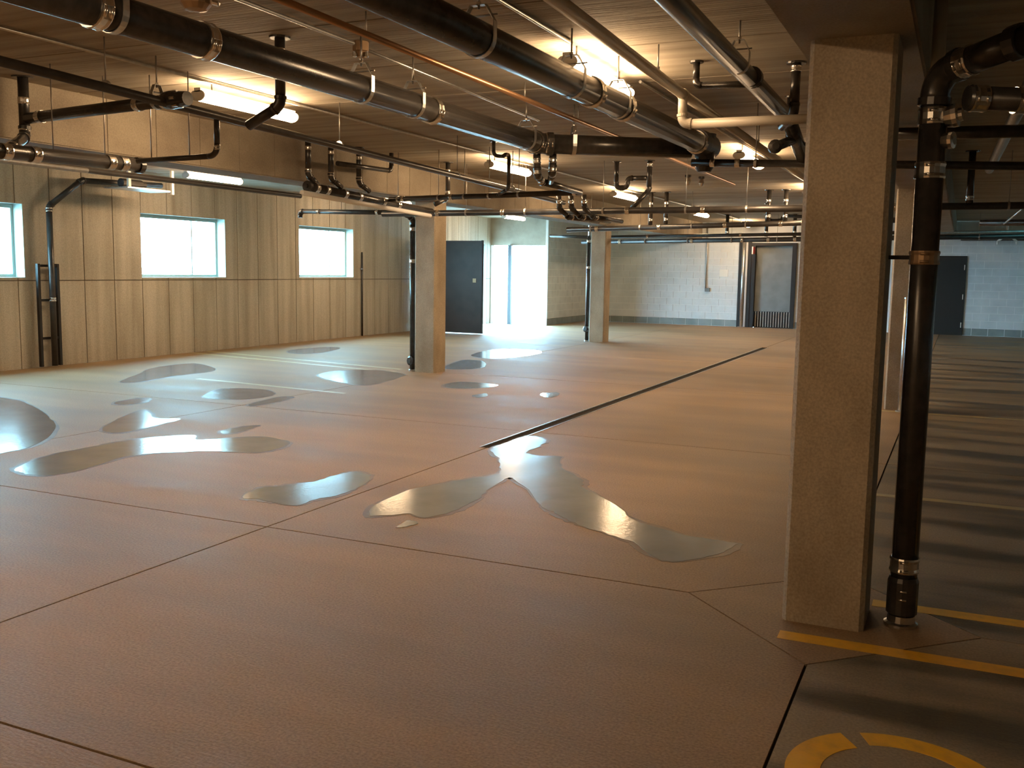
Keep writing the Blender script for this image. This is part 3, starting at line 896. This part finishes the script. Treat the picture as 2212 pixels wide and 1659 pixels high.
# M and N: cross drains in the middle of the bay
Ma, Mb_ = V3((-6.95, 11.12, 2.50)), V3((-4.10, 10.75, 2.51))
pipe('cross_drain', 'slim cross drain from the collecting drain to the bolted fittings', [Ma, Mb_], .034, M_IRON2, clamps=[(0, .08), (0, .35), (0, .97)])
for f in (.05, .28, .42, .55, .7):
    p = Ma.lerp(Mb_, f); t = rodhang(p, .033, 'thin rod on the slim cross drain by the collector', 'rods of the slim cross drain'); ring(t, p, Mb_ - Ma, .034)
Na, Nb = V3((-7.95, 12.52, 2.40)), V3((3.4, 13.35, 2.47))
pipe('cross_drain', 'long cross drain passing both columns beneath the beams', [Na, Nb], .044, M_IRON2, clamps=[(0, .08), (0, .17), (0, .33), (0, .42), (0, .55), (0, .63)])
for f in (.12, .2, .3, .4, .47, .57, .74):
    p = Na.lerp(Nb, f); t = rodhang(p, .04, 'thin rod on the long cross drain beneath the beams', 'rods of the long cross drain'); ring(t, p, Nb - Na, .044)
# fittings where the drops meet the cross drains
pipe('drop_pipe', 'paired black drop below the bend of the big drain, outer pipe', [(-3.61, 8.3, 2.665), (-3.61, 8.32, 2.47), (-3.75, 8.75, 2.45), (-4.06, 10.6, 2.50)], .034, M_IRON, clamps=[(0, .35), (0, .85), (1, .8)], bend=.06)
pipe('drop_pipe', 'paired black drop below the bend of the big drain, inner pipe', [(-3.50, 8.42, 2.665), (-3.50, 8.42, 2.50), (-3.70, 8.85, 2.46)], .034, M_IRON, clamps=[(0, .35), (0, .85)], bend=.06)
# S trap
T = [(-4.41, 12.9, CEIL), (-4.41, 12.9, 2.74), (-4.25, 12.9, 2.74), (-4.25, 12.9, 2.87), (-3.976, 12.9, 2.865)]
pipe('trap', 'S-shaped black trap hanging above the long cross drain', T, .032, M_IRON, bend=.07, flange=0)
pipe('drop_pipe', 'black drop beside the S-shaped trap angling to the cross drain', [(-3.94, 12.9, CEIL), (-3.94, 12.9, 2.70), (-4.16, 12.85, 2.46)], .034, M_IRON, clamps=[(0, .15)], flange=0)

# junction cluster under the middle of the bay
for k, (x, y) in enumerate(((-5.05, 12.6), (-4.88, 12.62), (-4.70, 12.64))):
    pipe('drop_pipe', ['short black drop in the cluster, on the window wall side', 'short black drop in the middle of the cluster of three', 'short black drop in the cluster, on the block wall conduit side'][k], [(x, y - .22, 2.62), (x, y - .18, 2.44), (x + .05, y + .02, 2.335), (x + .1, y + 1.1, 2.33)], .034, M_IRON, clamps=[(0, .5), (2, .1)], bend=.05, group='drop cluster between cross drains')

# Q and R and others: far cross drains
Qa, Qb = V3((-7.15, 18.0, 2.40)), V3((-.9, 18.0, 2.55))
pipe('cross_drain', 'far cross drain beyond the long cross drain, first of two', [Qa, Qb], .048, M_IRON2, clamps=[(0, .1), (0, .3), (0, .5), (0, .66)])
Ra, Rb = V3((-9.6, 25.3, 2.385)), V3((1.4, 25.3, 2.55))
pipe('cross_drain', 'farthest cross drain before the pale block wall', [Ra, Rb], .060, M_IRON2, clamps=[(0, .1), (0, .28), (0, .40), (0, .46), (0, .52)])
pipe('cross_line', 'bright steel line above the farthest cross drain', [(-9.6, 24.6, 2.50), (1.2, 24.6, 2.62)], .035, M_GALV)
pipe('cross_line', 'thin dark line crossing under the far lamps', [(-9.0, 21.6, 2.42), (-7.85, 21.2, 2.37), (-.9, 21.0, 2.46)], .036, M_IRON2, clamps=[(1, .2), (1, .5)])
for i in range(9):
    f = .06 + i * .105
    p = Ra.lerp(Rb, f); t = rodhang(p, .055, 'thin bright rod on the farthest cross drain', 'rods of the farthest cross drain'); ring(t, p, (1, 0, 0), .062)
for i in range(6):
    f = .08 + i * .16
    p = Qa.lerp(Qb, f); t = rodhang(p, .045, 'thin rod on the first far cross drain', 'rods of the first far cross drain'); ring(t, p, (1, 0, 0), .05)
for k, (x, y, zt) in enumerate(((-5.45, 18.0, 2.44), (-5.15, 18.0, 2.45), (-3.25, 18.0, 2.50), (-2.95, 18.0, 2.50), (-2.2, 18.0, 2.52))):
    pipe('drop_pipe', 'black drop entering the first far cross drain', [(x, y, CEIL), (x, y, zt + .048)], .040, M_IRON, clamps=[(0, .35), (0, .85)], flange=0, group='drops of the first far cross drain')
for k, (x, y) in enumerate(((-5.6, 25.3), (-4.6, 25.3), (-3.9, 25.3))):
    pipe('drop_pipe', ['black drop entering the farthest cross drain before the guard post', 'black drop entering the farthest cross drain before the service door', 'black drop entering the farthest cross drain past the service door'][k], [(x, y, CEIL), (x, y, 2.535)], .045, M_IRON, clamps=[(0, .5), (0, .8)], flange=0, group='drops of the farthest cross drain')
pipe('trap', 'small black trap hanging beyond the far cross drain', [(-3.9, 21.5, CEIL), (-3.9, 21.5, 2.74), (-3.6, 21.5, 2.74), (-3.55, 21.5, 2.84), (-2.9, 21.5, 2.80), (-2.9, 21.5, 2.50)], .036, M_IRON, bend=.08, flange=0)

# S: thin cross drain from the tee to the next bay
Sa, Sb = V3((-2.32, 8.9, 2.60)), V3((.9, 8.9, 2.47))
pipe('cross_drain', 'thin cross drain starting at the heavy tee', [Sa, Sb], .034, M_IRON, clamps=[(0, .06), (0, .13)])
for f in (.18, .45):
    p = Sa.lerp(Sb, f); t = rodhang(p, .03, 'thin rod on the cross drain from the tee', 'rods of the thin cross drain'); ring(t, p, Sb - Sa, .034)
pipe('cross_drain', 'stout cross pipe in the dark bay behind the downpipe', [(-.60, 7.1, 2.545), (.9, 7.3, 2.545)], .042, M_IRON)
pipe('cross_drain', 'far dark cross pipe in the bay of the black door', [(.2, 17.6, 2.47), (4.0, 17.7, 2.50)], .050, M_IRON)

# ceiling detectors deep in the bay
for k, (x, y) in enumerate(((-3.96, 15.0), (-3.82, 15.3))):
    t = thing('ceiling_fitting', (x, y, CEIL), 'small dark pendant fitting on the planks past the trap', 'fitting', 'pendant fittings past the trap')
    put('base', MB().lathe((x, y, CEIL), (0, 0, -1), [(0, .05), (.03, .05), (.04, .03)], 12), M_IRON2, t)
    put('head', MB().lathe((x, y, CEIL - .04), (0, 0, -1), [(0, .03), (.06, .045), (.10, .03), (.12, .012)], 12), M_CLAMP, t)

# X: steel pipe along the dark bay
pipe('steel_line', 'pale steel pipe running along the dark bay', [(.36, 4.6, 2.80), (.28, 8.0, 2.80), (.20, 12.3, 2.80)], .046, M_GALV)
pipe('drop_pipe', 'black drop pipe in the dark bay by the long cross drain', [(.02, 13.05, CEIL), (.02, 13.05, 2.48)], .040, M_IRON, clamps=[(0, .3), (0, .9)], flange=0)
pipe('steel_line', 'thin pale rod slanting along the dark bay ceiling', [(.62, 13.7, 2.44), (.55, 17.6, 2.45)], .012, M_GALV)
fx = thing('wall_fitting', (.95, 27.5, 2.45), 'white branching sprinkler fitting before the end wall', 'fitting')
put('drop', MB().tube([(.95, 27.5, CEIL), (.95, 27.5, 2.60)], .03, 10), M_WHITE, fx)
put('arm', MB().tube([(.75, 27.5, 2.50), (.85, 27.5, 2.58), (1.08, 27.5, 2.58), (1.18, 27.5, 2.50)], .028, 10), M_WHITE, fx)
put('nozzle', MB().lathe((.75, 27.5, 2.50), (0, 0, -1), [(0, .03), (.08, .02)], 10), M_WHITE, fx)
put('nozzle', MB().lathe((1.18, 27.5, 2.50), (0, 0, -1), [(0, .03), (.08, .02)], 10), M_WHITE, fx)
pipe('cross_line', 'dark duct-like line above the black door', [(-.1, 28.6, 2.62), (4.0, 28.6, 2.62)], .07, M_IRON)

# ------------------------------------------------------------------ downpipes
dx_, dyy = -.158, 4.675
dp = pipe('downpipe', 'thick black downpipe with bright clamps beside the chamfered column', [(dx_, dyy, .045), (dx_, dyy, 2.47), (.14, 4.40, 2.52), (.9, 3.72, 2.56)], .058, M_IRON, bend=.13,
          clamps=[(0, .045), (0, .10), (0, .83), (0, .925), (1, .40)])
put('foot_sleeve', MB().lathe((dx_, dyy, .06), (0, 0, 1), [(0, .06), (0, .068), (.15, .068), (.17, .06)], 18), M_IRON, dp)
put('base_ring', MB().lathe((dx_, dyy, 0), (0, 0, 1), [(0, .075), (.012, .075), (.02, .062), (.05, .06)], 18), M_CLAMP, dp)
put('cleanout', MB().lathe((dx_ + .05, dyy - .02, 2.28), (1, -.25, .15), [(0, .042), (.03, .05), (.05, .05), (.055, .03), (.07, .028)], 14), M_CLAMP, dp)
put('cleanout', MB().lathe((dx_ + .045, dyy - .03, 2.18), (1, -.4, 0), [(0, .03), (.03, .036), (.045, .036), (.05, .02)], 12), M_CLAMP, dp)
clamp_at((dx_, dyy, 1.68), (0, 0, 1), .058, dp, M_RUST, .06)
put('bracket', MB().box(-.305, dx_ - .055, dyy - .012, dyy + .012, 1.672, 1.690), M_DARK, dp)
pipe('branch_pipe', 'dark branch pipe with bright collars below the downpipe elbow', [(-.03, 4.55, 2.34), (.25, 4.68, 2.33), (1.2, 5.1, 2.31)], .05, M_IRON, clamps=[(0, .15), (0, .75)])
pipe('beige_riser', 'beige vertical pipe rising behind the downpipe elbow', [(-.175, 5.3, 2.2), (-.175, 5.3, CEIL)], .032, M_PVC)

dm = pipe('downpipe', 'slim black downpipe with round cleanout on the slim column', [(-7.72, 13.02, .03), (-7.72, 13.02, 2.36), (-7.72, 12.75, 2.42)], .044, M_IRON, clamps=[(0, .93), (0, .72)])
put('cleanout', MB().lathe((-7.72, 13.03, .16), (-.4, -1, .1), [(0, .05), (.02, .075), (.06, .075), (.07, .05), (.085, .045)], 16), M_IRON, dm)
put('base_ring', MB().lathe((-7.72, 13.02, 0), (0, 0, 1), [(0, .06), (.02, .06), (.03, .046)], 14), M_GALV, dm)
df = pipe('downpipe', 'slim black downpipe on the column before the pale wall', [(-7.70, 20.75, .03), (-7.70, 20.75, 2.38)], .044, M_IRON, clamps=[(0, .95), (0, .70), (0, .12)])
put('cleanout', MB().lathe((-7.70, 20.75, .28), (-.4, -1, .1), [(0, .05), (.02, .07), (.06, .07), (.07, .05)], 14), M_IRON, df)
put('base_ring', MB().lathe((-7.70, 20.75, 0), (0, 0, 1), [(0, .06), (.02, .06), (.03, .046)], 14), M_GALV, df)

gg = thing('guard_pipe', (-.565, 12.24, 0), 'short galvanized guard pipe before the second column', 'pipe')
put('pipe_length', MB().tube([(-.565, 12.24, .01), (-.565, 12.24, 1.33)], .034, 12), M_GALV, gg)
put('cap', MB().lathe((-.565, 12.24, 1.33), (0, 0, 1), [(0, .036), (.02, .036), (.03, .02)], 12), M_GALV, gg)
put('foot', MB().lathe((-.565, 12.24, 0), (0, 0, 1), [(0, .06), (.012, .06), (.014, .036)], 12), M_GALV, gg)

# window-wall downpipe with its guard frame
wd = pipe('downpipe', 'dark downpipe with guard frame on the window wall', [(-12.55, 10.47, .03), (-12.55, 10.47, 2.44), (-12.4, 10.95, 2.86), (-12.4, 12.6, 2.92)], .045, M_IRON2, clamps=[(0, .98), (0, .42)])
for y in (10.30, 10.64):
    put('guard_upright', MB().box(-12.66, -12.61, y - .022, y + .022, 0.02, 1.58), M_DARK, wd)
for z in (.45, 1.03, 1.55):
    put('guard_rung', MB().box(-12.66, -12.62, 10.32, 10.62, z - .018, z + .018), M_DARK, wd)
ub = thing('unit_box', (-12.0, 11.9, 2.86), 'small pale framed unit hanging above the first windows', 'box')
put('tray', MB().box(-12.2, -11.7, 11.2, 12.15, 2.76, 2.78), M_GALV, ub)
put('hanger_bar', MB().box(-11.72, -11.68, 12.10, 12.15, 2.72, CEIL), M_WHITE, ub)
put('hanger_bar', MB().box(-11.72, -11.68, 11.20, 11.25, 2.78, CEIL), M_WHITE, ub)
put('motor', MB().lathe((-11.95, 11.3, 2.85), (0, 1, 0), [(0, .07), (.4, .07), (.42, .04), (.5, .04)], 14), M_IRON2, ub)
